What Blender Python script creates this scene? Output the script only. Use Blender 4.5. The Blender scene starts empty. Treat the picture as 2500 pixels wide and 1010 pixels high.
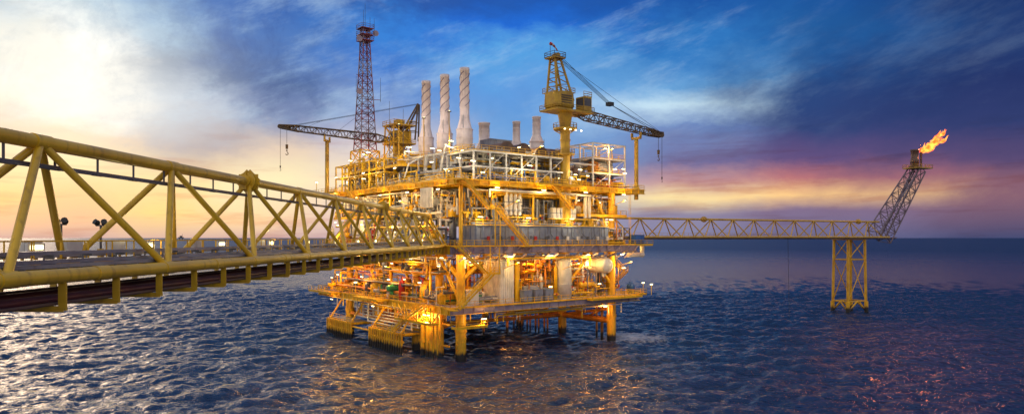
import bpy, math, random
import numpy as np
from mathutils import Vector, Matrix
R = math.radians
scene = bpy.context.scene
scene.view_settings.view_transform = 'Standard'
scene.view_settings.look = 'None'
scene.view_settings.exposure = 0
scene.view_settings.gamma = 1

def lin(c):
    return tuple(((v/255)/12.92 if v/255 <= 0.04045 else ((v/255+0.055)/1.055)**2.4) for v in c) + (1.0,)

# ------------------------------------------------------------------ materials
def newmat(name):
    m = bpy.data.materials.new(name); m.use_nodes = True
    nt = m.node_tree
    for n in list(nt.nodes): nt.nodes.remove(n)
    out = nt.nodes.new('ShaderNodeOutputMaterial')
    return m, nt, out

def paint(name, col, col2=None, rough=0.45, metal=0.0, scale=0.6, rust=0.25, fouling=False):
    m, nt, out = newmat(name)
    N = nt.nodes.new; L = nt.links.new
    p = N('ShaderNodeBsdfPrincipled')
    geo = N('ShaderNodeNewGeometry')
    n1 = N('ShaderNodeTexNoise'); n1.inputs['Scale'].default_value = scale; n1.inputs['Detail'].default_value = 6
    L(geo.outputs['Position'], n1.inputs['Vector'])
    r1 = N('ShaderNodeValToRGB')
    c2 = col2 if col2 else tuple(v*0.6 for v in col)
    r1.color_ramp.elements[0].position = 0.35; r1.color_ramp.elements[0].color = (*c2, 1)
    r1.color_ramp.elements[1].position = 0.6; r1.color_ramp.elements[1].color = (*col, 1)
    L(n1.outputs['Fac'], r1.inputs['Fac'])
    mp = N('ShaderNodeMapping'); mp.inputs['Scale'].default_value = (2.2, 2.2, 0.25)
    L(geo.outputs['Position'], mp.inputs['Vector'])
    n2 = N('ShaderNodeTexNoise'); n2.inputs['Scale'].default_value = 1.3; n2.inputs['Detail'].default_value = 5
    L(mp.outputs['Vector'], n2.inputs['Vector'])
    r2 = N('ShaderNodeValToRGB'); r2.color_ramp.elements[0].position = 0.56; r2.color_ramp.elements[1].position = 0.72
    r2.color_ramp.elements[1].color = (rust, rust, rust, 1)
    L(n2.outputs['Fac'], r2.inputs['Fac'])
    mx = N('ShaderNodeMix'); mx.data_type = 'RGBA'
    L(r2.outputs['Color'], mx.inputs[0]); L(r1.outputs['Color'], mx.inputs[6])
    mx.inputs[7].default_value = (0.12, 0.05, 0.02, 1)
    last = mx.outputs[2]
    if fouling:
        sp = N('ShaderNodeSeparateXYZ'); L(geo.outputs['Position'], sp.inputs[0])
        ad = N('ShaderNodeMath'); ad.operation = 'MULTIPLY_ADD'; L(n2.outputs['Fac'], ad.inputs[0]); ad.inputs[1].default_value = 2.0
        L(sp.outputs['Z'], ad.inputs[2])
        mr = N('ShaderNodeMapRange'); mr.inputs[1].default_value = 2.3; mr.inputs[2].default_value = 3.0
        mr.inputs[3].default_value = 1; mr.inputs[4].default_value = 0
        L(ad.outputs[0], mr.inputs[0])
        mf = N('ShaderNodeMix'); mf.data_type = 'RGBA'; L(mr.outputs[0], mf.inputs[0]); L(last, mf.inputs[6])
        mf.inputs[7].default_value = (0.015, 0.013, 0.012, 1); last = mf.outputs[2]
    L(last, p.inputs['Base Color'])
    p.inputs['Roughness'].default_value = rough; p.inputs['Metallic'].default_value = metal
    L(p.outputs[0], out.inputs[0])
    return m

def emis(name, col, s):
    m, nt, out = newmat(name)
    e = nt.nodes.new('ShaderNodeEmission'); e.inputs[0].default_value = (*col, 1); e.inputs[1].default_value = s
    nt.links.new(e.outputs[0], out.inputs[0]); return m

M = dict(
 yellow=paint('yellow_paint', (0.82, 0.48, 0.008), (0.66, 0.34, 0.008), 0.42, rust=0.5),
 byellow=paint('bridge_yellow_paint', (0.72, 0.44, 0.022), (0.56, 0.33, 0.022), 0.34, rust=0.4, scale=0.4),
 leg=paint('leg_yellow_paint', (0.82, 0.45, 0.012), (0.64, 0.30, 0.012), 0.42, rust=0.6, fouling=True),
 orange=paint('rusty_orange_paint', (0.62, 0.24, 0.03), (0.38, 0.13, 0.02), 0.5, rust=0.8, fouling=True),
 white=paint('white_paint', (0.72, 0.70, 0.66), (0.55, 0.53, 0.50), 0.4, rust=0.3),
 stack=paint('stack_aluminium_paint', (0.82, 0.72, 0.69), (0.66, 0.57, 0.56), 0.4, rust=0.3, metal=0.0),
 grey=paint('grey_paint', (0.24, 0.27, 0.34), (0.16, 0.18, 0.25), 0.45, rust=.5),
 dgrey=paint('dark_grey_steel', (0.10, 0.10, 0.12), (0.06, 0.06, 0.07), 0.5),
 tray=paint('galvanised_tray', (0.30, 0.32, 0.36), (0.20, 0.21, 0.25), 0.4, metal=0.3),
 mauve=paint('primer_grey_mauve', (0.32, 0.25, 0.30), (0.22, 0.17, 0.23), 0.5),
 maroon=paint('maroon_pipe', (0.10, 0.02, 0.02), (0.05, 0.015, 0.02), 0.4),
 red=paint('red_paint', (0.50, 0.03, 0.02), None, 0.4),
 rw=paint('tower_red_paint', (0.26, 0.04, 0.05), (0.16, 0.03, 0.05), 0.45),
 blue=paint('blue_paint', (0.03, 0.12, 0.4), None, 0.4),
 green=paint('green_paint', (0.03, 0.28, 0.12), None, 0.4),
 boom=paint('boom_brown_yellow', (0.14, 0.085, 0.03), (0.07, 0.045, 0.025), 0.5),  # dark yellow: the booms' shadow is put into the base colour
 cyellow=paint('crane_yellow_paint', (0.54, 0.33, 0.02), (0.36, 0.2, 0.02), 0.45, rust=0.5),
 black=paint('black_steel', (0.02, 0.02, 0.022), None, 0.5),
 brown=paint('rusted_duct', (0.16, 0.09, 0.06), (0.08, 0.05, 0.04), 0.55, rust=0.7),
 tube=emis('fluorescent_tube', (1.0, 0.80, 0.38), 9),
 flood=emis('floodlight_glass', (1.0, 0.90, 0.45), 5),
)

# ------------------------------------------------------------------ mesh builder
class MB:
    def __init__(s): s.v=[]; s.f=[]; s.sm=[]
    def add(s, vs, fs, sm=False):
        o=len(s.v); s.v += [tuple(v) for v in vs]
        s.f += [tuple(i+o for i in f) for f in fs]; s.sm += [sm]*len(fs)
    def box(s, a0,a1,b0,b1,c0,c1):
        vs=[(x,y,z) for z in (c0,c1) for y in (b0,b1) for x in (a0,a1)]
        s.add(vs,[(0,2,3,1),(4,5,7,6),(0,1,5,4),(2,6,7,3),(0,4,6,2),(1,3,7,5)])
    def tube(s,p,q,r,r2=None,n=8,caps=True):
        p=Vector(p); q=Vector(q); d=q-p
        if d.length<1e-5: return
        if r2 is None: r2=r
        d.normalize(); u=d.orthogonal().normalized(); w=d.cross(u)
        vs=[]
        for c,rr in ((p,r),(q,r2)):
            for i in range(n):
                t=2*math.pi*i/n; vs.append(c+(u*math.cos(t)+w*math.sin(t))*rr)
        s.add(vs,[(i,(i+1)%n,n+(i+1)%n,n+i) for i in range(n)],n>4)
        if caps: 
            s.add(vs,[tuple(reversed(range(n))),tuple(range(n,2*n))],False)
    def beam(s,p,q,w,h=None):
        h=h or w; p=Vector(p); q=Vector(q); d=(q-p)
        if d.length<1e-5: return
        d.normalize(); up=Vector((0,0,1))
        if abs(d.z)>0.95: up=Vector((0,1,0))
        u=d.cross(up).normalized(); v=u.cross(d)
        vs=[]
        for c in (p,q):
            for su,sv in ((-1,-1),(1,-1),(1,1),(-1,1)): vs.append(c+u*su*w/2+v*sv*h/2)
        s.add(vs,[(0,1,2,3),(7,6,5,4),(0,4,5,1),(1,5,6,2),(2,6,7,3),(3,7,4,0)])
    def lathe(s,c,prof,n=20):
        vs=[];c=Vector(c)
        for r,z in prof:
            for i in range(n):
                t=2*math.pi*i/n; vs.append((c.x+r*math.cos(t),c.y+r*math.sin(t),c.z+z))
        fs=[(k*n+i,k*n+(i+1)%n,(k+1)*n+(i+1)%n,(k+1)*n+i) for k in range(len(prof)-1) for i in range(n)]
        s.add(vs,fs,True)
    def path(s,pts,r,n=7):
        for a,b in zip(pts[:-1],pts[1:]): s.tube(a,b,r,n=n)
        for a in pts[1:-1]: s.ball(a,r*1.25)
    def ball(s,c,r,sx=1,sy=1,sz=1,n=8,m=5):
        vs=[];fs=[]
        for j in range(m+1):
            ph=math.pi*j/m
            for i in range(n):
                t=2*math.pi*i/n
                vs.append((c[0]+r*sx*math.sin(ph)*math.cos(t),c[1]+r*sy*math.sin(ph)*math.sin(t),c[2]+r*sz*math.cos(ph)))
        for j in range(m):
            for i in range(n): fs.append((j*n+i,(j+1)*n+i,(j+1)*n+(i+1)%n,j*n+(i+1)%n))
        s.add(vs,fs,True)

class Group:
    def __init__(s,name,loc=(0,0,0),rz=0):
        s.e=bpy.data.objects.new(name,None); scene.collection.objects.link(s.e)
        s.e.location=loc; s.e.rotation_euler=(0,0,rz); s.p={}
    def __call__(s,part,mat):
        k=(part,mat)
        if k not in s.p: s.p[k]=MB()
        return s.p[k]
    def done(s):
        used=set()
        for (part,mat),mb in s.p.items():
            if not mb.f: continue
            me=bpy.data.meshes.new(part); me.from_pydata(mb.v,[],mb.f)
            me.polygons.foreach_set('use_smooth',mb.sm); me.update()
            me.materials.append(M[mat])
            nm=part if part not in used else part+'_'+mat
            used.add(part)
            o=bpy.data.objects.new(nm,me); scene.collection.objects.link(o); o.parent=s.e

def rail(mb,pts,h=1.1,step=1.8,r=0.045):
    for a,b in zip(pts[:-1],pts[1:]):
        a=Vector(a);b=Vector(b);L=(b-a).length;n=max(1,int(L/step))
        for i in range(n+1):
            p=a.lerp(b,i/n); mb.tube(p,p+Vector((0,0,h)),r,n=4,caps=False)
        for k in (1,0.55): mb.tube(a+Vector((0,0,h*k)),b+Vector((0,0,h*k)),r,n=4,caps=False)
        mb.beam(a+Vector((0,0,0.1)),b+Vector((0,0,0.1)),0.03,0.16)
def lattice(mb,p,q,w0,w1,h0,h1,n,rc,rb,up=(0,0,1),tri=False,x=False):
    p=Vector(p);q=Vector(q);d=(q-p).normalized();up=Vector(up)
    u=d.cross(up).normalized();v=u.cross(d)
    cs=((-1,-1),(1,-1),(1,1),(-1,1)) if not tri else ((-1,-1),(1,-1),(0,1))
    def pt(i,c):
        t=i/n; w=w0+(w1-w0)*t;h=h0+(h1-h0)*t
        return p.lerp(q,t)+u*c[0]*w/2+v*c[1]*h/2
    m=len(cs)
    for c in cs: mb.tube(pt(0,c),pt(n,c),rc,n=6)
    for i in range(n+1):
        for k in range(m):
            c1=cs[k];c2=cs[(k+1)%m]
            mb.tube(pt(i,c1),pt(i,c2),rb,n=4,caps=False)
            if i<n:
                if x or i%2==0: mb.tube(pt(i,c1),pt(i+1,c2),rb,n=4,caps=False)
                if x or i%2==1: mb.tube(pt(i,c2),pt(i+1,c1),rb,n=4,caps=False)
def stair(st,ra,p,q,w=1.1,side=(0,1,0)):
    p=Vector(p);q=Vector(q);s_=Vector(side).normalized()*w
    for o in (Vector((0,0,0)),s_):
        st.beam(p+o,q+o,0.09,0.34)
        for k in (0.55,1.1): ra.tube(p+o+Vector((0,0,k)),q+o+Vector((0,0,k)),0.06,n=4,caps=False)
        n=int((q-p).length/1.5)
        for i in range(n+1):
            a=p.lerp(q,i/max(n,1))+o; ra.tube(a,a+Vector((0,0,1.1)),0.05,n=4,caps=False)
    n=int(abs(q.z-p.z)/0.24)
    for i in range(1,n):
        a=p.lerp(q,i/n); st.beam(a,a+s_,0.26,0.05)

PL=(-10,136,0); PR=R(38)
pf=Group('offshore_platform',PL,PR)
lights=[]
rnd=random.Random(7)
WARM=(1.0,0.60,0.16); ORG=(1.0,0.42,0.08); COOL=(1.0,0.80,0.46)

# ---- legs
LA=(0,42); LB=(0,17,34,50)
lg=pf('legs','leg')
for a in LA:
    for b in LB:
        ru=.4 if a==0 and b==0 else .8
        lg.tube((a,b,-6),(a,b,10),1.05,n=20); lg.tube((a,b,9.9),(a,b,22),0.85,n=16); lg.tube((a,b,22),(a,b,34.3),ru,n=16)
        lg.tube((a,b,5.6),(a,b,6.3),1.2,n=20)
orr=pf('subsea_braces','orange')
orr.tube((42,0,4.8),(42,50,4.8),0.72,n=14)
orr.tube((42,0,7.6),(42,17,4.8),0.35,n=10)
for b in (17,34,50):
    orr.tube((0,b,5.2),(42,b,4.6),0.45,n=10)
orr.tube((0,17,5.2),(0,50,5.2),0.5,n=12)
for b0,b1 in ((0,17),(17,34),(34,50)):
    orr.tube((42,b0,8.5),(42,(b0+b1)/2,4.8),0.3,n=8); orr.tube((42,b1,8.5),(42,(b0+b1)/2,4.8),0.3,n=8)
cd=pf('conductors','orange')
for i in range(9):
    cd.tube((38+0.4*(i%2),18+i*1.7,-5),(38+0.4*(i%2),18+i*1.7,9.5),0.22,n=8)
cd.tube((44,5,-5),(44,5,9.5),0.35); cd.tube((45.2,8,-5),(45.2,8,9.5),0.25)
# ---- caissons near corner
cs=pf('caissons','leg')
for i in range(5):
    cs.tube((-2.6+0.15*(i%2),3.0+i*1.75,-5),(-2.6+0.15*(i%2),3.0+i*1.75,9.6),0.52,n=14)
    cs.tube((-2.6+0.15*(i%2),3.0+i*1.75,6.5),(-2.6+0.15*(i%2),3.0+i*1.75,6.8),0.66,n=14)
for z in (3.0,7.2): cs.beam((-2.6,0,z),(-2.6,11.5,z),0.3,0.35)
cs.tube((-4.4,1.5,-4),(-4.4,1.5,10),0.16); cs.tube((-4.4,3,-4),(-4.4,3,10),0.16)
# ---- boat landings / fenders
fd=pf('boat_landing','leg')
for b0,b1 in ((14,29),(38,52)):
    for z in (3.9,2.4):
        fd.tube((-5,b0,z),(-5,b1,z),0.33,n=10)
    fd.tube((-5,b0,3.9),(0,b0,3.9),0.33); fd.tube((-5,b1,3.9),(0,b1,3.9),0.33)
    b=b0
    while b<=b1:
        fd.tube((-5.3,b,-2.5),(-5.3,b,4.2),0.24,n=8); b+=1.05
    for b in (b0+1,b1-1):
        fd.tube((-5,b,3.9),(-1,b,9.6),0.22)
    pf('boat_landing_deck','tray').box(-4.6,-1.0,b0,b1,4.22,4.3)
    rail(pf('boat_landing_rail','yellow'),[(-4.6,b0,4.3),(-4.6,b1,4.3)])
fd.tube((-5,29,3.3),(-5,38,3.3),0.25)
lp=pf('low_pipework','white')
for i in range(9):
    z=5.0+0.55*(i%5); b0=11+rnd.random()*6; b1=30+rnd.random()*18; a=-3.6+0.6*i
    lp.path([(a,b0,9.5),(a,b0,z),(a,b1,z),(a,b1,9.4)],0.14+0.1*rnd.random())
lo=pf('low_pipework','orange')
for i in range(16):
    b=13+i*2.3; a=-2+rnd.random()*8; lo.path([(a,b,9.4),(a,b,4.5+rnd.random()*2),(a+5,b,4.5+rnd.random()*2)],0.16+0.12*rnd.random())
for i in range(12):
    a=3+i*3.1; b=rnd.uniform(6,40); lo.tube((a,b,-4 if i%3==0 else 6),(a,b,9.5),0.2+0.15*rnd.random())

# ---- decks
def deck(z,a0,a1,b0,b1,th,edge_r,edge_l,plate='mauve',name='deck',stiff=2.4):
    pf(name+'_plate',plate).box(a0+.05,a1-.05,b0+.05,b1-.05,z-0.25,z)
    jm=pf(name+'_joists','yellow')
    n=int((b1-b0)/5)
    for i in range(1,n): 
        b=b0+(b1-b0)*i/n; jm.box(a0+.3,a1-.3,b-.12,b+.12,z-th*0.85,z-0.26)
    n=int((a1-a0)/5)
    for i in range(1,n):
        a=a0+(a1-a0)*i/n; jm.box(a-.12,a+.12,b0+.3,b1-.3,z-th*0.8,z-0.262)
    fr=pf(name+'_fascia_right',edge_r); fl=pf(name+'_fascia_left',edge_l); ff=pf(name+'_flanges','yellow')
    fr.box(a0,a1,b0-.02,b0+.1,z-th+.1,z-.12); ff.box(a0-.1,a1+.1,b0-.28,b0+.2,z-.12,z+.02); ff.box(a0-.1,a1+.1,b0-.24,b0+.2,z-th,z-th+.1)
    fl.box(a0-.02,a0+.1,b0+.12,b1,z-th+.1,z-.12); ff.box(a0-.28,a0+.2,b0+.21,b1,z-.12,z+.02); ff.box(a0-.24,a0+.2,b0+.21,b1,z-th,z-th+.1)
    fr.box(a1-.1,a1+.02,b0+.12,b1,z-th+.1,z-.12); fl.box(a0+.12,a1-.12,b1-.1,b1+.02,z-th,z-.02)
    a=a0+.5
    while a<a1: fr.box(a-.05,a+.05,b0-.22,b0-.02,z-th+.1,z-.12); a+=stiff
    b=b0+.6
    while b<b1: fl.box(a0-.22,a0-.02,b-.05,b+.05,z-th+.1,z-.12); b+=stiff
    rail(pf(name+'_handrails','yellow'),[(a1-.1,b1,z),(a1-.1,b0,z),(a0,b0,z),(a0,b1,z),(a1,b1,z)],r=0.055)
deck(10.8,-5,47,-4,58,1.3,'mauve','yellow',name='cellar_deck')
deck(22.4,-5,46,-4,55,1.6,'mauve','yellow',name='main_deck')
deck(35.2,-3,50,-3,57,1.0,'yellow','yellow',name='upper_deck')
yb=pf('walkway_frames','yellow')
def walkway(a0,a1,b0,b1,z):
    yb.box(a0,a1,b0,b1,z-.3,z+.03)
    rail(pf('walkway_rails','yellow'),[(a0,b1,z),(a0,b0,z),(a1,b0,z),(a1,b1,z)],r=0.05)
walkway(-8,-5.1,20,33,10.8); walkway(-7.6,-5.1,44,58,10.8); walkway(47.2,52,-2,6,10.7)
walkway(46.1,52.5,-3.5,4,22.4); walkway(-7,-5.1,30,52,22.3); walkway(30,46,-6,-4.3,10.75)
walkway(-5.8,-3.3,46,60,35.1); walkway(16,28,-4.7,-3.3,35.15)
walkway(-7,-5.1,0,14,7.6); walkway(-4.9,2,-6.2,-4.1,7.3)
for b in (0,5,10,14): yb.tube((-6.9,b,7.5),(-6.9,b,10.7),.12); yb.tube((-6.9,b,7.4),(-4.9,b,9.6),.12)
for k in range(6): yb.tube((-6.9,k*2.5,7.6),(-6.9,k*2.5+2.5,10.6),.09)
br=pf('brackets','mauve')
for i in range(18):
    a=-4+i*2.9; br.beam((a,-4,20.7),(a,-1,19.4),0.25,0.35); br.beam((a,-5.4,22.2),(a,-4.3,21.4),0.18,0.2)
    br.box(a-.6,a+.9,-5.3,-4.3,21.2,21.28)
for (z,a0,a1,b0,b1,nm) in ((29.0,-2.5,40,16,54,'mezzanine'),(16.6,0,44,12,50,'cellar_mezzanine'),(29.2,31,46,-1,14,'east_mezzanine'),(40.2,-1,16,22,52,'roof_mezzanine')):
    pf(nm,'mauve').box(a0,a1,b0,b1,z-.3,z)
    pf(nm,'yellow').box(a0-.15,a0-.01,b0,b1,z-.5,z+.05); pf(nm,'yellow').box(a0,a1,b0-.15,b0-.01,z-.5,z+.05)
    rail(pf(nm+'_rails','yellow'),[(a0,b1,z),(a0,b0,z),(a1,b0,z),(a1,b1,z)])
yw=pf('deck_bracing','yellow')
def kbr(a0,b0,a1,b1,z0,z1,r=0.35):
    m=((a0+a1)/2,(b0+b1)/2,z1); yw.tube((a0,b0,z0),m,r,n=10); yw.tube((a1,b1,z0),m,r,n=10)
for b0,b1 in ((0,17),(17,34),(34,50)):
    kbr(0,b0,0,b1,11,20.9)
    if b0: kbr(0,b0,0,b1,23,34.2,.25)
    kbr(42,b0,42,b1,11,20.9); kbr(42,b0,42,b1,23,34.2,.28)
kbr(28,0,42,0,13,20.9,.4); kbr(31,0,42,0,23,34.2,.35)
yw.tube((0,0,15.5),(7,0,20.9),.45,n=12); yw.tube((0,0,15.5),(0,7,20.9),.45,n=12)
for a in (14,28): yw.tube((a,0,10.8),(a,0,21),.55,n=14); yw.tube((a,0,22.4),(a,0,34.3),.35,n=12)
for b in (8,25,42): yw.tube((-2,b,10.8),(-2,b,21),.3,n=10); yw.tube((-2,b,22.4),(-2,b,34.3),.3,n=10)

# ---- clutter
def hvessel(part,mat,c,L,r,ax):
    mb=pf(part,mat);c=Vector(c);d=Vector((1,0,0)) if ax=='a' else Vector((0,1,0))
    mb.tube(c-d*L/2,c+d*L/2,r,n=16)
    for s in (-1,1): mb.ball(c+d*L/2*s,r*.99,*( (0.5,1,1) if ax=='a' else (1,0.5,1)),n=16,m=8)
    for s in (-.3,.3): p=c+d*L*s; mb.box(p.x-.3,p.x+.3,p.y-.3,p.y+.3,p.z-r-.7,p.z-r*.6)
    for s in (-.2,.1,.3): p=c+d*L*s; mb.tube(p,p+Vector((0,0,r+.5)),.15)
def vvessel(part,mat,a,b,z,h,r):
    mb=pf(part,mat); mb.lathe((a,b,z),[(r*.9,0),(r*.9,.4),(r,.4),(r,h-r*.6),(r*.85,h-r*.25),(r*.45,h-r*.05),(0.01,h)],16)
    mb.tube((a,b,z+h-.1),(a,b,z+h+.5),.14)
    for k in (.35,.7): mb.tube((a,b,z+h*k),(a,b,z+h*k+.12),r*1.05,n=16)
def cabinet(mat,a0,a1,b0,b1,z0,z1):
    mb=pf('equipment_cabinets',mat); mb.box(a0,a1,b0,b1,z0+.15,z1)
    mb.box(a0-.06,a1+.06,b0-.06,b1+.06,z1,z1+.08)
    n=max(1,int((a1-a0)/.9))
    for i in range(n):
        x0=a0+(a1-a0)*i/n+.06; x1=a0+(a1-a0)*(i+1)/n-.06
        mb.box(x0,x1,b0-.05,b0-.002,z0+.3,z1-.15)
        pf('cabinet_handles','dgrey').box(x1-.15,x1-.08,b0-.1,b0-.05,(z0+z1)/2-.2,(z0+z1)/2+.2)
    n=max(1,int((b1-b0)/.9))
    for i in range(n):
        y0=b0+(b1-b0)*i/n+.06; y1=b0+(b1-b0)*(i+1)/n-.06
        mb.box(a0-.05,a0-.002,y0,y1,z0+.3,z1-.15)
    pf('cabinet_feet','dgrey').box(a0+.1,a1-.1,b0+.1,b1-.1,z0,z0+.15)
def clutter(a0,a1,b0,b1,z0,z1,n,mats,big=1.0,pipes=1.0):
    H=z1-z0
    for i in range(n):
        a=rnd.uniform(a0,a1); b=rnd.uniform(b0,b1); k=rnd.random(); m=rnd.choice(mats)
        if k<.10: vvessel('vertical_vessels',m,a,b,z0,H*rnd.uniform(.4,.9),rnd.uniform(.4,.95)*big)
        elif k<.16:
            r=rnd.uniform(.4,.9)*big; hvessel('horizontal_vessels',m,(a,b,z0+r+.7+rnd.random()*H*.3),rnd.uniform(2,5),r,rnd.choice('ab'))
        elif k<.29:
            w=rnd.uniform(.8,2.6);d=rnd.uniform(.8,2); cabinet(m,a,a+w,b,b+d,z0,z0+rnd.uniform(1,2.4))
        elif k<.42:
            w=rnd.uniform(1.5,3.5);d=rnd.uniform(1,2);h=H*rnd.uniform(.35,.8); mb=pf('equipment_skids',m)
            for x in (a,a+w):
                for y in (b,b+d): mb.box(x-.09,x+.09,y-.09,y+.09,z0,z0+h)
            for zz in (z0+h*.5,z0+h): 
                for y in (b,b+d): mb.box(a,a+w,y-.07,y+.07,zz-.16,zz-.005)
                for x in (a,a+w): mb.box(x-.07,x+.07,b,b+d,zz-.17,zz-.01)
            mb.tube((a,b,z0),(a+w,b,z0+h*.5),.06,n=4)
        else:
            for _ in range(int(1+pipes)):
                a=rnd.uniform(a0,a1); b=rnd.uniform(b0,b1)
                p=[Vector((a,b,z0+rnd.random()*H*.3))]; r=rnd.choice((.07,.1,.13,.18,.25))
                axs=['z','a','b']; ax=rnd.choice(axs)
                for s in range(rnd.randint(2,5)):
                    q=p[-1].copy()
                    if ax=='z': q.z=z0+rnd.random()*H*.97
                    elif ax=='a': q.x=rnd.uniform(a0,a1) if rnd.random()<.4 else min(a1,max(a0,q.x+rnd.uniform(-4,4)))
                    else: q.y=rnd.uniform(b0,b1) if rnd.random()<.4 else min(b1,max(b0,q.y+rnd.uniform(-4,4)))
                    p.append(q); ax=rnd.choice([x for x in axs if x!=ax])
                mb=pf('pipework',m); mb.path(p,r)
                if rnd.random()<.5:
                    c=(p[0]+p[1])/2; mb.ball(c,r*2.2); pf('valve_wheels',rnd.choice(('red','yellow','blue'))).tube(c+Vector((0,-.35,0)),c+Vector((0,-.45,0)),.28,n=10)
Y='yellow';W='white';G='grey';D='dgrey'
clutter(-3.5,1,2,54,10.8,16,120,[Y,Y,W,'red','orange',Y,G,'green',D])
clutter(-3,1,4,54,16.6,20.6,75,[Y,Y,W,'orange',G,D])
clutter(14,44,-1,4,10.8,20,80,[Y,Y,W,'orange',Y,G,D])
clutter(2,12,0,5,10.8,14,14,[W,W,G,'green'])
clutter(1,42,4,14,10.8,20,80,[Y,W,'orange','orange',Y])
clutter(-3.5,1,3,54,22.4,28.4,130,[Y,W,W,G,Y,'tray','red',D])
clutter(-2,3,16,54,29,34,115,[Y,W,W,G,'tray',D])
clutter(-2,3,2,16,28,34,55,[Y,W,W,G,'tray'])
clutter(31,45,-2,5,22.4,28.8,55,[Y,W,'orange',Y,D])
clutter(31,45,0,8,29.2,34,50,[Y,W,'orange',Y,'tray',D])
clutter(2,30,-1,2.5,26.5,33.8,85,[Y,G,W,G,'tray',Y],big=.6)
clutter(-1,16,2,55,35.2,39.5,230,[W,W,Y,'tray',G,Y,W,D])
clutter(-1,16,22,52,40.2,43.5,95,[W,Y,'tray',Y,W,D])
clutter(16,46,2,30,35.2,41,140,[W,W,Y,G,'brown','white'])
clutter(4,30,-1.5,2,35.2,38.6,75,[W,Y,Y,'tray','blue',D],big=.6)
clutter(34,48,-1,12,35.2,38,60,[W,'orange',Y,'red','blue'])
clutter(2,28,2,8,39,43,60,[W,W,Y,'tray',D],big=.7)
for z,n in ((20.4,9),(33.8,9),(9.2,6)):
    for i in range(n):
        r=rnd.uniform(.07,.2); m=rnd.choice((W,Y,'tray',W,'mauve'))
        a=rnd.uniform(-2.8,0); b0=rnd.uniform(0,20); b1=rnd.uniform(30,54); zz=z-rnd.random()*.9
        pf('pipe_runs',m).path([(a,b0,zz-1.5),(a,b0,zz),(a,b1,zz),(a,b1,zz-2)],r)
        b=rnd.uniform(-2.8,0); a0=rnd.uniform(0,14); a1=rnd.uniform(24,44); zz=z-rnd.random()*.9
        pf('pipe_runs',m).path([(a0,b,zz-1.5),(a0,b,zz),(a1,b,zz),(a1,b,zz-2)],r)

for (a,b0,n,z0,z1,r,m) in ((-3.4,5,9,30,34,.18,'white'),(-3.3,12,12,23,28,.16,'tray'),(-3.4,36,10,24,28,.2,'white')):
    for i in range(n): pf('pipe_ranks',m).tube((a,b0+i*.55,z0),(a,b0+i*.55,z1),r)

def module(mat,a0,a1,b0,b1,z0,z1,step=.9,rib=.1,name='module'):
    mb=pf(name,mat); mb.box(a0,a1,b0,b1,z0,z1)
    a=a0+.2
    while a<a1-.1: mb.box(a-.12,a+.12,b0-rib,b0-.001,z0+.15,z1-.15); a+=step
    b=b0+.2
    while b<b1-.1: mb.box(a0-rib,a0-.001,b-.12,b+.12,z0+.15,z1-.15); b+=step
    mb.box(a0-rib-.05,a1+.05,b0-rib-.05,b1+.05,z1,z1+.12)
module('grey',1.5,38,-2.9,3,22.4,26.3,step=1.6,rib=.16,name='low_module')
rail(pf('module_rails','yellow'),[(1.5,3,26.42),(1.4,-3,26.42),(38,-3,26.42),(38,3,26.42)])
for i in range(7):
    a=5+i*4.8
    pf('module_doors','tray').box(a,a+1.1,-3.12,-3.07,22.6,24.7)
    pf('module_doors','dgrey').box(a+.25,a+.85,-3.17,-3.121,23.8,24.4)
for i in range(12):
    a=2.5+i*3; pf('module_conduits','dgrey').path([(a,-3.2,26.2),(a,-3.2,23+rnd.random()*2),(a+rnd.uniform(.8,2),-3.2,23+rnd.random()*2)],.06)
    pf('module_boxes',rnd.choice((W,'dgrey','red',Y))).box(a+1.5,a+2.1,-3.4,-3.15,23.4,24.3)
module('grey',3,30,3.2,14,26.42,33.9,step=1.3,rib=.18,name='tall_module')
module('grey',5,13,8,16,35.2,39,step=.7,name='roof_enclosure')
module('white',.8,3.6,-1,1.6,10.8,13.6,step=.6,name='corner_cabin')
module('white',9,12.4,-1,5,10.8,19.5,step=.55,rib=.16,name='white_panel_module')
module('mauve',18,26,4,12,35.2,38.6,step=.8,name='generator_enclosure')
module('grey',-1.5,6,32,50,29,33,step=1,name='control_room')
for i in range(6):
    a=16+i*2.1
    for k in range(6): pf('louvres','dgrey').box(a,a+1.5,2.98,3.015,31+.32*k,31.16+.32*k)
for i in range(4):
    a=10+i*1.15
    pf('white_filter_bottles','white').tube((a+.4,-1,28.8),(a+.4,-1,33.9),.42,n=14)
    pf('white_filter_bottles','white').ball((a+.4,-1,33.9),.42,1,1,.6,n=14); pf('white_filter_bottles','white').ball((a+.4,-1,28.8),.42,1,1,.6,n=14)
    for z in (29.5,31.2,33): pf('bottle_bands','grey').box(a-.08,a+.88,-1.48,-.5,z,z+.14)
for i in range(6): 
    pf('white_cooler_boxes','white').box(22.6+i*1.15,23.5+i*1.15,-1.6,-.6,28.2,30.4); pf('bottle_bands','grey').box(22.55+i*1.15,23.55+i*1.15,-1.66,-.55,29.2,29.35)
for i in range(2): pf('white_filter_bottles','white').tube((32.6+i*1.2,-1,28.4),(32.6+i*1.2,-1,33.6),.42,n=14)
pf('bottle_stand','yellow').box(22,36,-1.8,-.3,27.9,28.15); pf('bottle_stand','yellow').box(9.5,15,-1.8,-.3,28.1,28.3)
vvessel('white_tank','white',26.5,-.5,10.8,9,1.8)
for i in range(3): cabinet('grey',13.8+i*2.9,16+i*2.9,-2.6,-1.2,10.8,13.2)
hvessel('storage_drum','white',(36.5,-1.5,17.8),5,1.7,'b')
for i in range(7): 
    a=15+i*1.3; pf('process_risers','orange').path([(a,3,11),(a,3,17+i%3),(a,-.2,17+i%3),(a,-.2,19.8)],.24)
for i in range(4): pf('process_risers','yellow').path([(14,2.2,13.5+i*1.6),(25,2.2,13.5+i*1.6)],.22)
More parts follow.
